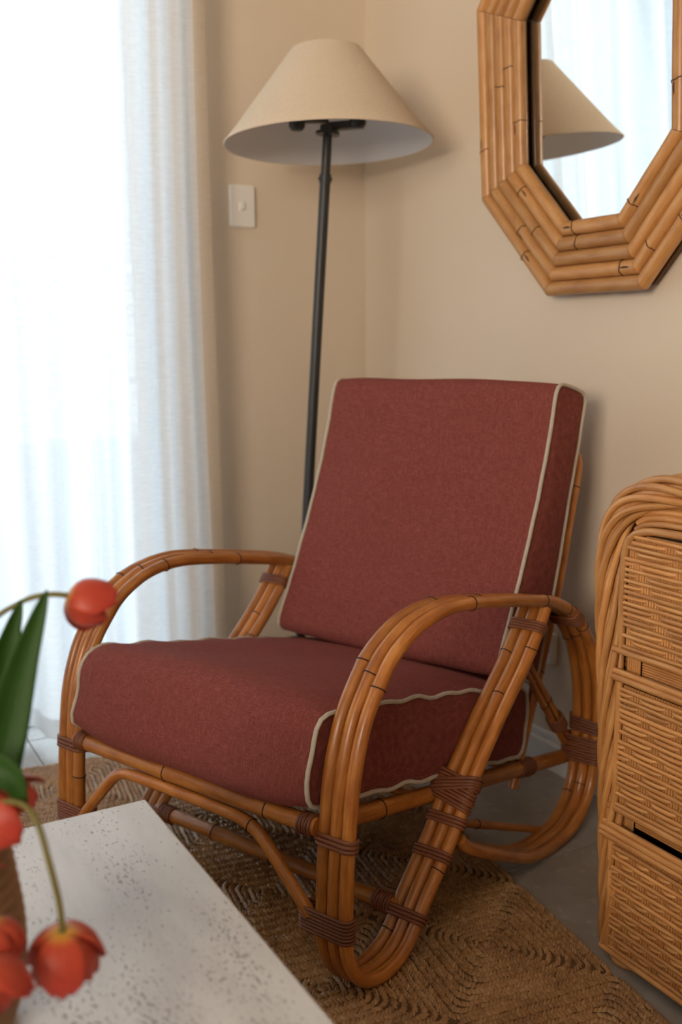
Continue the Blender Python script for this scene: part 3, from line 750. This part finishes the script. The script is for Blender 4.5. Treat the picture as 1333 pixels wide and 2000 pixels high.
# ================================================================== floor lamp
def lamp():
    base = V((-0.131, 2.61, 0.0)); top = V((-0.0245, 2.61, 1.600))
    root = thing('floor_lamp', 'black iron floor lamp with a wide cream cone shade in the corner', 'floor lamp', base)
    ax = (top - base).normalized()
    def at(z): return (top - base) * (z / 1.6)
    mb = MB(); mb.lathe([(0, 0.0), (0.135, 0.0), (0.138, 0.004), (0.136, 0.012), (0.06, 0.022), (0.025, 0.035), (0.016, 0.06), (0.0, 0.06)], 40); build('base', mb, M['iron'], root)
    mb = MB(); mb.tube([at(0.03 + k * 0.05) for k in range(29)] + [at(1.478)], 0.0135, 16); build('pole', mb, M['iron'], root)
    mb = MB(); mb.tube([at(1.47), at(1.60)], 0.0118, 16); build('upper_pole', mb, M['iron'], root)
    mb = MB()
    for z, r in ((1.466, 0.0150), (1.472, 0.0180), (1.480, 0.0150)): mb.tube([at(z - 0.003), at(z + 0.003)], r, 20)
    build('collar', mb, M['iron'], root)
    S0 = V((-0.0240, 2.61, 1.5555)) - base
    sh = MB(); ro, ri, h = 0.261, 0.0875, 0.2225
    sh.lathe([(ro, 0), (ro - 0.0005, 0.004)] + [(ro + (ri - ro) * k / 8, h * k / 8) for k in range(1, 9)], 72)
    tilt = Matrix.Rotation(math.radians(-1.0), 4, 'Y') @ Matrix.Rotation(math.radians(-1.2), 4, 'X')
    o = build('lamp_shade', sh, M['shade'], root); o.matrix_local = Matrix.Translation(S0) @ tilt
    li = MB(); t = 0.0022
    li.lathe([(ro - t, 0.0)] + [(ro - t + (ri - ro) * k / 8, h * k / 8) for k in range(1, 9)] + [(ri, h)], 72)
    li.lathe([(ro - t, 0.0), (ro, 0.0)], 72)
    q = build('shade_lining', li, M['shade_in'], o); q['label'] = 'white lining of the shade'
    # trim ring and spider that carries the shade
    tr = MB(); tr.tube([(ro * math.cos(2 * PI * k / 72), ro * math.sin(2 * PI * k / 72), 0.0015) for k in range(72)], 0.0020, 6, True); build('shade_rim', tr, M['shade'], o)
    fl = MB(); fl.tube([at(1.578), at(1.585)], 0.030, 24); fl.tube([at(1.585), at(1.60)], 0.020, 24); build('flange', fl, M['iron'], root)
    cross = MB()
    for d in ((1, -0.35), (-1, -0.05)):
        u = V((d[0], d[1], 0)).normalized(); c = at(1.597 if d[0] > 0 else 1.616)
        cross.box(c + u * 0.045, (0.090, 0.026, 0.018), Matrix.Rotation(math.atan2(u.y, u.x), 3, 'Z'))
    build('socket_bar', cross, M['iron'], root)
    for d in ((1, -0.35), (-1, -0.05)):
        u = V((d[0], d[1], 0)).normalized(); c = at(1.606) + u * 0.078
        s = MB(); s.lathe([(0, -0.018), (0.014, -0.018), (0.020, -0.010), (0.021, 0.01), (0.019, 0.045), (0, 0.045)], 20, c); k = build('bulb_socket', s, M['iron'], root)
        b = MB(); b.lathe([(0.010, 0.040), (0.014, 0.055), (0.026, 0.075), (0.030, 0.095), (0.024, 0.115), (0.010, 0.126), (0, 0.128)], 20, c); build('bulb', b, M['bulb'], k)
    sp = MB()
    for a in (0, 2 * PI / 3, 4 * PI / 3):
        sp.tube([at(1.60) + V((0, 0, 0.002)), S0 + V((0, 0, h - 0.02)), S0 + V((ri * math.cos(a), ri * math.sin(a), h - 0.004))], 0.002, 6)
    build('spider', sp, M['iron'], root)
lamp()

# ================================================================== octagonal bamboo mirror
def mirror():
    beta = math.radians(3.2)
    UM = E2 * math.sin(beta) + V((0, 0, 1)) * math.cos(beta); NM = E2 * math.cos(beta) - V((0, 0, 1)) * math.sin(beta)
    cx, cz = 1.0455, 1.628                              # centre along E1 / along the glass
    z0 = 1.174
    org = R(cx, 0.030, 1.18) + UM * (cz - 1.18)
    root = thing('bamboo_mirror', 'octagonal mirror in a five-row split bamboo frame on the wall', 'mirror', org)
    def P(x, y, d): return E1 * x + UM * y + NM * d
    hw, hh, c1, c2 = 0.3795, 0.4585, 0.231, 0.239
    outer = [(-hw, -hh + c2), (-hw + c1, -hh), (hw - c1, -hh), (hw, -hh + c2), (hw, hh - c2), (hw - c1, hh), (-hw + c1, hh), (-hw, hh - c2)]
    outer = [V((x, y, 0)) for x, y in outer]
    def offset(poly, d):
        out = []; n = len(poly)
        for i in range(n):
            p0, p1, p2 = poly[i - 1], poly[i], poly[(i + 1) % n]
            e0 = (p1 - p0).normalized(); e1 = (p2 - p1).normalized()
            n0 = V((-e0.y, e0.x, 0)); n1 = V((-e1.y, e1.x, 0))
            k = (n0 + n1); k = k / k.dot(n0); out.append(p1 + k * d)
        return out
    rows, pit, r, D0 = 5, 0.0322, 0.0162, 0.0155
    g = offset(outer, rows * pit - 0.034)
    mb = MB(); n = 8
    mb.add([P(v.x, v.y, -0.006) for v in g], [tuple(range(n))], None, False)
    mb.add([P(v.x, v.y, -0.010) for v in g], [tuple(reversed(range(n)))], None, False)
    o = build('mirror_glass', mb, M['mirror'], root)
    # make the silvered face look into the room
    if o.data.polygons[0].normal.dot(NM) < 0: o.data.flip_normals()
    bo = offset(outer, 0.010); mb = MB()
    mb.add([P(v.x, v.y, -0.011) for v in bo] + [P(v.x, v.y, -0.022) for v in bo], [tuple(range(n)), tuple(reversed(range(n, 2 * n)))] + [(i, (i + 1) % n, n + (i + 1) % n, n + i) for i in range(n)], None, False)
    build('backing_board', mb, M['board'], root)
    rr = random.Random(21)
    marks = {(0, 0): [.50, .93], (0, 1): [.12], (0, 2): [.88], (0, 3): [.25, .6],      # side index runs from lower-left diagonal
             }
    for row in range(rows):
        A = offset(outer, pit * row); B = offset(outer, pit * (row + 1)); Cn = offset(outer, pit * (row + 0.5))
        for s in range(n):
            p, q = Cn[s], Cn[(s + 1) % n]; e = (q - p).normalized(); nin = V((-e.y, e.x, 0))
            ln = (q - p).length
            # mitre: how far the cut moves along the pole per unit of inward offset
            k0 = (B[s] - A[s]).dot(e) / pit; k1 = (B[(s + 1) % n] - A[(s + 1) % n]).dot(e) / pit
            ns, seg = 16, 16; vs = []; us = []
            ndp = [rr.uniform(0.12, 0.88)] if rr.random() < 0.75 else []
            for i in range(seg + 1):
                t = i / seg
                for k in range(ns):
                    a = 2 * PI * k / ns; rad = r * (1 + 0.012 * math.sin(t * 9 + row * 2 + s))
                    for u in ndp: rad *= 1 + 0.035 * math.exp(-((t - u) * ln / 0.006) ** 2)
                    off = math.cos(a) * rad; dep = math.sin(a) * rad
                    st = k0 * off; en = ln + k1 * off
                    gap = 0.0006
                    al = (st + gap) + (en - st - 2 * gap) * t
                    w_ = p + e * al + nin * off
                    vs.append(P(w_.x, w_.y, dep + D0))
            fs = [(i * ns + k, i * ns + (k + 1) % ns, (i + 1) * ns + (k + 1) % ns, (i + 1) * ns + k) for i in range(seg) for k in range(ns)]
            us = [[(k / ns * .08, i / seg * ln), ((k + 1) / ns * .08, i / seg * ln), ((k + 1) / ns * .08, (i + 1) / seg * ln), (k / ns * .08, (i + 1) / seg * ln)] for i in range(seg) for k in range(ns)]
            mb = MB(); mb.add(vs, fs, us)
            mb.add(vs[:ns], [tuple(range(ns))], None, False); mb.add(vs[-ns:], [tuple(reversed(range(ns)))], None, False)
            rod = build('bamboo_rod', mb, M['bamboo'], root)
            for u in ndp:
                c = p + e * (ln * u); tilt = rr.uniform(-0.25, 0.25); m2 = MB(); pts = []
                for k in range(15):
                    a = -0.15 + (PI + 0.3) * k / 14
                    w_ = c + e * (tilt * r * math.cos(a) + 0.0012 * math.sin(a * 5 + s)) + nin * math.cos(a) * (r * 1.035 + 0.0002)
                    pts.append(P(w_.x, w_.y, math.sin(a) * (r * 1.035 + 0.0002) + D0))
                m2.tube(pts, 0.0011, 5); build('node', m2, M['node'], rod)
                if rr.random() < 0.5:                     # scorch mark beside the node
                    m3 = MB(); a = rr.uniform(1.0, 2.1); sg = rr.choice((-1, 1)); ps = []
                    for k in range(6):
                        w_ = c + e * (sg * (0.003 + 0.005 * k)) + nin * math.cos(a + 0.03 * math.sin(k * 2)) * (r * 1.015)
                        ps.append(P(w_.x, w_.y, math.sin(a + 0.03 * math.sin(k * 2)) * (r * 1.015) + D0))
                    m3.tube(ps, [0.0008, 0.0018, 0.0024, 0.0022, 0.0018, 0.0006], 6, up=tuple(NM), flat=0.35); build('scorch_mark', m3, M['burn'], rod)
mirror()

# ================================================================== wicker chest of drawers
def chest():
    MID = 1.800
    root = thing('wicker_chest', 'wicker chest of three drawers with an arched cane frame against the wall', 'chest of drawers', R(MID, 0.235, 0))
    O = root.location
    def P(a, b, z): return R(a, b, z) - O
    FR = 0.452
    # arched frame: canes twisted together
    half = [(1.560, 0.030), (1.556, 0.12), (1.548, 0.25), (1.540, 0.40), (1.531, 0.52), (1.523, 0.62), (1.520, 0.69), (1.526, 0.745), (1.545, 0.788), (1.578, 0.815), (1.625, 0.832), (1.69, 0.842)]
    full = [V((a, 0, z)) for a, z in half] + [V((MID, 0, 0.846))] + [V((2 * MID - a, 0, z)) for a, z in reversed(half)]
    path = resample(crom(full, 8), 190)
    NS = 7
    def framecane(k, b0, ph0, RA, RB, pitch, rad, name):
        pts = []; L = 0
        for i, p in enumerate(path):
            if i: L += (p - path[i - 1]).length
            t = (path[min(i + 1, len(path) - 1)] - path[max(i - 1, 0)]).normalized(); nrm = V((-t.z, 0, t.x))
            a = ph0 + 2 * PI * k / NS + L * 2 * PI / pitch
            q = p + nrm * (RA * math.cos(a))
            pts.append(P(q.x, b0 + RB * math.sin(a), q.z))
        mb = MB(); mb.tube(pts, rad, 8); build(name, mb, M['wicker'], root)
    for k in range(NS): framecane(k, FR - 0.006, 0.3, 0.0212, 0.014, 0.55, 0.0064, 'frame_cane')
    mb = MB(); mb.tube([P(p.x, FR - 0.008, p.z) for p in path], 0.0150, 8); build('frame_core', mb, M['wicker'], root)
    for k in range(4): framecane(k * 2, 0.045, 0.0, 0.016, 0.012, 0.62, 0.0078, 'rear_frame_cane')
    # body: floor, back, side and top skins of laid canes
    mb = MB(); rot = Matrix.Rotation(ROOMZ, 3, 'Z')
    def bx(a0, a1, b0, b1, z0, z1): mb.box(P((a0 + a1) / 2, (b0 + b1) / 2, (z0 + z1) / 2), (a1 - a0, b1 - b0, z1 - z0), rot)
    bx(1.560, 2.040, 0.030, 0.040, 0.03, 0.80); bx(1.560, 2.040, 0.04, 0.425, 0.03, 0.04); bx(1.556, 1.562, 0.04, 0.425, 0.03, 0.79); bx(2.038, 2.044, 0.04, 0.425, 0.03, 0.79)
    bx(1.536, 1.572, 0.405, 0.424, 0.03, 0.78); bx(2.028, 2.064, 0.405, 0.424, 0.03, 0.78); bx(1.562, 2.038, 0.04, 0.412, 0.530, 0.536); bx(1.562, 2.038, 0.04, 0.412, 0.258, 0.264)
    build('carcass', mb, M['inner_dark'], root)
    sk = MB()
    for a in (1.550, 2.050):
        for i in range(78): sk.tube([P(a + 0.0015 * (i % 2), 0.05, 0.035 + i * 0.0095), P(a + 0.0015 * (i % 2), 0.43, 0.035 + i * 0.0095)], 0.0046, 6)
    o = build('side_weave', sk, M['wicker'], root); o['kind'] = 'stuff'
    sk = MB()
    arch = [p for p in resample(crom(full, 8), 120) if p.z > 0.70]
    for p in arch: sk.tube([P(p.x, 0.045, p.z + 0.004), P(p.x, 0.44, p.z + 0.004)], 0.0048, 6)
    o = build('top_weave', sk, M['wicker'], root); o['kind'] = 'stuff'
    # feet: coiled cane
    for a in (1.583, 2 * MID - 1.583):
        for b in (0.425, 0.06):
            mb = MB()
            for k, (r_, z) in enumerate(((0.027, 0.0065), (0.024, 0.018))):
                mb.tube([P(a, b, z) + V((r_ * math.cos(2 * PI * q / 24), r_ * math.sin(2 * PI * q / 24), 0)) for q in range(24)], 0.0065, 8, True)
            mb.lathe([(0, 0.001), (0.022, 0.001), (0.022, 0.034), (0, 0.034)], 20, P(a, b, 0)); build('foot', mb, M['wicker'], root)
    # recessed reed strips between the drawers
    for zc in (0.5405, 0.268):
        mb = MB()
        for i in range(8):
            z = zc - 0.0255 + i * 0.0044
            if zc < 0.3 and i < 3: continue
            mb.tube([P(1.590, FR - 0.020, z), P(2.010, FR - 0.020, z)], 0.0023, 6)
        o = build('reed_strip', mb, M['wicker'], root); o['kind'] = 'stuff'
        mb = MB()
        for s in (-1, 1):
            for i in range(6):
                a = MID + s * (MID - 1.5645) - s * i * 0.0047
                mb.tube([P(a, FR - 0.014, zc - 0.020), P(a, FR - 0.014, zc + 0.020)], 0.0026, 6)
        o = build('reed_post', mb, M['wicker'], root); o['kind'] = 'stuff'
    rr = random.Random(4)
    def drawer(zb, zt, period, out, toprail, arched, a0=1.566):
        a1 = 2 * MID - a0; f = FR + out
        d = bpy.data.objects.new('drawer', None); COL.objects.link(d); d.parent = root; d.empty_display_size = 0.03
        mb = MB(); mb.box(P(MID, f - 0.018, (zb + zt) / 2), (0.008, a1 - a0 - 0.02, zt - zb - 0.01), rot @ Matrix.Rotation(PI / 2, 3, 'Z')); build('drawer_box', mb, M['inner_dark'], d)
        sp = 0.0113; ns = int((a1 - a0 - 0.012) / sp)
        st = MB()
        for j in range(ns):
            a = a0 + 0.010 + j * sp
            zt_ = zt - 0.004
            if arched:
                e = min(a - a0, a1 - a); zt_ = zt - 0.004 - (0.045 - math.sqrt(max(0, 0.045 ** 2 - (0.045 - min(e, 0.045)) ** 2)))
            for q in (-1, 1): st.tube([P(a + q * 0.0027, f + 0.0005, zb + 0.002), P(a + q * 0.0027, f + 0.0005, zt_)], 0.0025, 6)
        o = build('stakes', st, M['wicker'], d); o['kind'] = 'stuff'
        pit = 0.0092; rows = int((zt - zb - 0.008) / pit)
        for r_ in range(rows):
            z = zb + 0.010 + r_ * pit; inset = 0.0
            if arched and zt - z < 0.045:
                h = 0.045 - (zt - z); inset = 0.045 - math.sqrt(max(0, 0.045 ** 2 - h * h))
            pts = []; na = 96; lo = a0 + 0.002 + inset; hi = a1 - 0.002 - inset
            ph = r_ // 2
            for i in range(na + 1):
                a = lo + (hi - lo) * i / na
                x = (a - a0 - 0.010) / sp
                dn = (x + ph) % period; dn = min(dn, period - dn)
                dip = math.exp(-(dn / 1.05) ** 2) if r_ % 2 else 0.0
                pts.append(P(a, f + 0.0052 - 0.0120 * dip + 0.0006 * math.sin(a * 40 + r_ * 1.7), z + 0.0004 * math.sin(a * 27 + r_ * 2.3)))
            mb = MB(); mb.tube(pts, 0.0038 * rr.uniform(0.93, 1.06), 7); build('weave_rod', mb, M['wicker'], d)
        # side beads, bottom and top rails
        mb = MB()
        if arched:
            c = crom([V((a0 - 0.004, 0, zb)), V((a0 - 0.006, 0, zb + 0.10)), V((a0 - 0.004, 0, zt - 0.040)), V((a0 + 0.010, 0, zt - 0.010)), V((a0 + 0.045, 0, zt + 0.004)), V((a0 + 0.12, 0, zt + 0.008)), V((MID, 0, zt + 0.009)),
                      V((a1 - 0.12, 0, zt + 0.008)), V((a1 - 0.045, 0, zt + 0.004)), V((a1 - 0.010, 0, zt - 0.010)), V((a1 + 0.004, 0, zt - 0.040)), V((a1 + 0.006, 0, zb + 0.10)), V((a1 + 0.004, 0, zb))], 8)
            mb.tube([P(p.x, f + 0.002, p.z) for p in c], 0.0068, 8); build('edge_cane', mb, M['wicker'], d)
            for k, dz in ((1, 0.011), (2, 0.021), (3, 0.030), (4, 0.039)):
                mb = MB(); mb.tube([P(p.x + (0.004 * k if p.x < MID else -0.004 * k) * 0, f - 0.004 - 0.003 * k, p.z + dz) for p in c if p.z > zt - 0.012], 0.0055, 8); build('edge_cane', mb, M['wicker'], d)
        else:
            for a in (a0 - 0.005, a1 + 0.005):
                mb = MB(); mb.tube([P(a, f + 0.001, zb), P(a + 0.001, f + 0.002, (zb + zt) / 2), P(a, f + 0.001, zt)], 0.0068, 8); build('edge_cane', mb, M['wicker'], d)
        for z, b, e, r2 in [(zb, 0.004, 0.018, 0.0062)] + toprail:
            mb = MB(); mb.tube([P(a0 - e + (a1 - a0 + 2 * e) * k / 12, f + b, z) for k in range(13)], r2, 8); build('rail_cane', mb, M['wicker'], d)
    drawer(0.561, 0.764, 8, 0.0, [], True)
    drawer(0.285, 0.508, 6, 0.0, [(0.514, 0.005, 0.018, 0.0060), (0.524, 0.003, 0.018, 0.0055)], False)
    drawer(0.024, 0.232, 4, 0.004, [(0.236, 0.010, 0.022, 0.0058), (0.2455, 0.009, 0.022, 0.0060), (0.2545, 0.004, 0.022, 0.0055)], False)
chest()

# ================================================================== travertine coffee table
def table():
    a0, a1, b0, b1, zt, th = 1.357, 2.42, 1.207, 1.93, 0.40, 0.035
    ca, cb = (a0 + a1) / 2, (b0 + b1) / 2
    root = thing('coffee_table', 'low coffee table with a pitted pale travertine top at the front left', 'coffee table', R(ca, cb, 0), ROOMZ)
    def rslab(hx, hy, z0, z1, e):
        mb = MB(); lv = [(0, z0), (0, z1 - e), (e * 0.3, z1 - e * 0.3), (e, z1)]; vs = []
        for i, z in lv: vs += [(-hx + i, -hy + i, z), (hx - i, -hy + i, z), (hx - i, hy - i, z), (-hx + i, hy - i, z)]
        fs = [(k * 4 + i, k * 4 + (i + 1) % 4, (k + 1) * 4 + (i + 1) % 4, (k + 1) * 4 + i) for k in range(3) for i in range(4)]
        mb.add(vs, fs + [(12, 13, 14, 15), (3, 2, 1, 0)], None, False); return mb
    build('tabletop', rslab((a1 - a0) / 2, (b1 - b0) / 2, zt - th, zt, 0.003), M['travertine'], root)
    for s in (-1, 1):
        o = build('leg', rslab(0.05, 0.22, 0.009, zt - th, 0.001), M['travertine'], root); o.location = (s * 0.34, 0, 0)
table()

# ================================================================== basket vase and tulips
VC = V((-0.378, 0.892, 0.4))
vase = thing('basket_vase', 'round coiled cane vase holding the red tulips on the table', 'vase', VC)
mb = MB()
prof = [(0.043, 0.006), (0.047, 0.017), (0.050, 0.028), (0.0525, 0.040), (0.0545, 0.052), (0.056, 0.064), (0.057, 0.076), (0.0575, 0.088), (0.0575, 0.100), (0.057, 0.112), (0.056, 0.124), (0.0545, 0.136), (0.053, 0.148), (0.0515, 0.160), (0.050, 0.172), (0.049, 0.184), (0.049, 0.195)]
for r_, z in prof: mb.tube([(r_ * math.cos(2 * PI * k / 40), r_ * math.sin(2 * PI * k / 40), z) for k in range(40)], 0.0066, 8, True)
build('coils', mb, M['coil'], vase)
mb = MB(); mb.lathe([(0, 0.002), (0.042, 0.002)] + [(r_ - 0.003, z) for r_, z in prof] + [(0.043, 0.195), (0.043, 0.02), (0, 0.02)], 40); build('liner', mb, M['inner_dark'], vase)

def frame_to(axis, roll=0.0):
    q = V(axis).normalized().to_track_quat('Z', 'Y'); return q.to_matrix().to_4x4() @ Matrix.Rotation(roll, 4, 'Z')
def petal(prof, half, roll, seed, notch=0.0):
    """prof: (radius, height) from base to tip; half: half width in metres along it"""
    rr = random.Random(seed); nv, nu = 14, 8
    P_ = resample(crom([V((r, 0, z)) for r, z in prof], 6), nv + 1); mb = MB(); vs = []
    for i in range(nv + 1):
        t = i / nv; k = t * (len(half) - 1); j = min(int(k), len(half) - 2); hw = half[j] + (half[j + 1] - half[j]) * (k - j)
        r = max(P_[i].x, 0.004)
        for u_ in range(nu + 1):
            u = -1 + 2 * u_ / nu; c = hw * u; ang = c / max(r, 0.016)
            ang = max(-1.1, min(1.1, ang)); rip = 0.0012 * math.sin(u * 5 + t * 7 + seed) * t
            rr_ = r + rip + 0.002 * u * u * t
            vs.append((rr_ * math.cos(roll + ang), rr_ * math.sin(roll + ang), P_[i].z - 0.004 * u * u * t + rip))
    m = nu + 1
    fs = [(i * m + k, i * m + k + 1, (i + 1) * m + k + 1, (i + 1) * m + k) for i in range(nv) for k in range(nu)]
    us = [[(k / nu, i / nv), ((k + 1) / nu, i / nv), ((k + 1) / nu, (i + 1) / nv), (k / nu, (i + 1) / nv)] for i in range(nv) for k in range(nu)]
    mb.add(vs, fs, us); return mb
CLOSED = ([(0.002, 0.0), (0.014, 0.003), (0.024, 0.014), (0.0275, 0.028), (0.024, 0.042), (0.017, 0.052)], [0.004, 0.017, 0.025, 0.026, 0.021, 0.006])
LOOSE = ([(0.002, 0.0), (0.016, 0.003), (0.028, 0.013), (0.034, 0.028), (0.035, 0.042), (0.034, 0.053)], [0.004, 0.016, 0.025, 0.028, 0.025, 0.010])
OPEN = ([(0.002, 0.0), (0.018, 0.002), (0.034, 0.010), (0.044, 0.024), (0.048, 0.040), (0.046, 0.054)], [0.004, 0.017, 0.027, 0.030, 0.026, 0.010])
def tulip(label, stem, axis, kinds, rollv, sc=1.0, leaves=()):
    base = V(stem[-1])
    root = thing('tulip', label, 'flower', stem[0], 0, 'tulips in the basket vase'); del root['group']
    o = V(stem[0])
    mb = MB(); mb.tube([p - o for p in crom(stem, 6)], 0.0030, 8); build('stem', mb, M['stem'], root)
    T = Matrix.Translation(base - o) @ frame_to(axis, rollv) @ Matrix.Scale(sc, 4)
    for k in range(6):
        kind = kinds[k % len(kinds)]
        pr = [(r * (1.0 if k % 2 else 0.9), z) for r, z in kind[0]]
        p = build('petal', petal(pr, kind[1], 2 * PI * k / 6, k + int(rollv * 10)), M['petal'], root)
        p.matrix_local = T
        so_ = p.modifiers.new('thickness', 'SOLIDIFY'); so_.thickness = 0.0007
    mb = MB(); mb.lathe([(0, 0), (0.004, 0.0), (0.0045, 0.012), (0.003, 0.020), (0, 0.021)], 8); q = build('pistil', mb, M['stem'], root); q.matrix_local = T
    for spine, wd, nrm in leaves:
        Pn = [V(p) - o for p in crom(spine, 6)]; n = len(Pn); mb = MB(); vs = []; nu = 6
        for i in range(n):
            t = i / (n - 1); tg = (Pn[min(i + 1, n - 1)] - Pn[max(i - 1, 0)]).normalized()
            b = tg.cross(V(nrm)).normalized(); nn = b.cross(tg)
            w_ = wd * (math.sin(PI * min(1, t ** 0.75 * 0.97 + 0.03)) ** 0.8) * (1 if t < 0.98 else 0.3)
            for k in range(nu + 1):
                u = -1 + 2 * k / nu; vs.append(Pn[i] + b * (w_ * u) + nn * (w_ * 0.45 * u * u))
        m = nu + 1
        mb.add(vs, [(i * m + k, i * m + k + 1, (i + 1) * m + k + 1, (i + 1) * m + k) for i in range(n - 1) for k in range(nu)],
               [[(k / nu, i / n), ((k + 1) / nu, i / n), ((k + 1) / nu, (i + 1) / n), (k / nu, (i + 1) / n)] for i in range(n - 1) for k in range(nu)])
        lf = build('leaf', mb, M['leaf'], root); m_ = lf.modifiers.new('thickness', 'SOLIDIFY'); m_.thickness = 0.0012
    return root
tulip('red tulip held highest, its closed flower pointing sideways in front of the chair arm',
      [(-0.379, 0.895, 0.43), (-0.382, 0.905, 0.55), (-0.381, 0.930, 0.67), (-0.379, 0.955, 0.745), (-0.368, 0.9758, 0.7785), (-0.3505, 0.9885, 0.7936), (-0.3374, 0.9898, 0.8013), (-0.3189, 0.9913, 0.8099), (-0.2979, 0.9919, 0.8134), (-0.2816, 0.9917, 0.8122)],
      (0.88, 0.22, -0.42), [CLOSED, CLOSED, LOOSE], 0.4, 0.88,
      [([(-0.365, 0.893, 0.56), (-0.345, 0.908, 0.625), (-0.330, 0.928, 0.695), (-0.313, 0.942, 0.76), (-0.2902, 0.9537, 0.8277)], 0.021, (0.25, -1, 0.1)),
       ([(-0.372, 0.900, 0.56), (-0.358, 0.930, 0.64), (-0.346, 0.955, 0.72), (-0.3362, 0.964, 0.768), (-0.3219, 0.9715, 0.8129)], 0.017, (0.4, -1, 0.1))])
tulip('wide open red tulip hanging low over the tabletop on a long arched stem',
      [(-0.372, 0.886, 0.43), (-0.362, 0.883, 0.56), (-0.345, 0.878, 0.625), (-0.3259, 0.8701, 0.6436), (-0.2987, 0.8619, 0.6481), (-0.2805, 0.8501, 0.6357), (-0.2671, 0.835, 0.6061), (-0.2581, 0.8288, 0.5695), (-0.2551, 0.8243, 0.543)],
      (0.0, 0.10, -1), [OPEN, LOOSE], 0.35, 0.82)
tulip('open red tulip just above the vase rim below the leaves',
      [(-0.384, 0.889, 0.43), (-0.383, 0.889, 0.57), (-0.372, 0.889, 0.625), (-0.350, 0.889, 0.638)],
      (0.85, 0.15, -0.50), [OPEN, LOOSE, OPEN], 1.0, 0.95,
      [([(-0.372, 0.884, 0.57), (-0.352, 0.880, 0.640), (-0.335, 0.878, 0.672), (-0.310, 0.874, 0.668), (-0.298, 0.872, 0.640)], 0.020, (0.1, -1, 0.3))])
tulip('lowest orange red tulip drooping close beside the basket vase',
      [(-0.374, 0.898, 0.43), (-0.360, 0.850, 0.58), (-0.340, 0.800, 0.612), (-0.325, 0.772, 0.580), (-0.3085, 0.7649, 0.5480)],
      (0.42, 0.12, -0.88), [CLOSED, LOOSE], 0.8, 0.80)
tulip('dark red tulip half hidden behind the lowest drooping flower',
      [(-0.386, 0.884, 0.43), (-0.372, 0.846, 0.575), (-0.350, 0.815, 0.600), (-0.328, 0.808, 0.585), (-0.3136, 0.8074, 0.5632)],
      (0.35, 0.0, -0.94), [CLOSED], 0.1, 0.80)
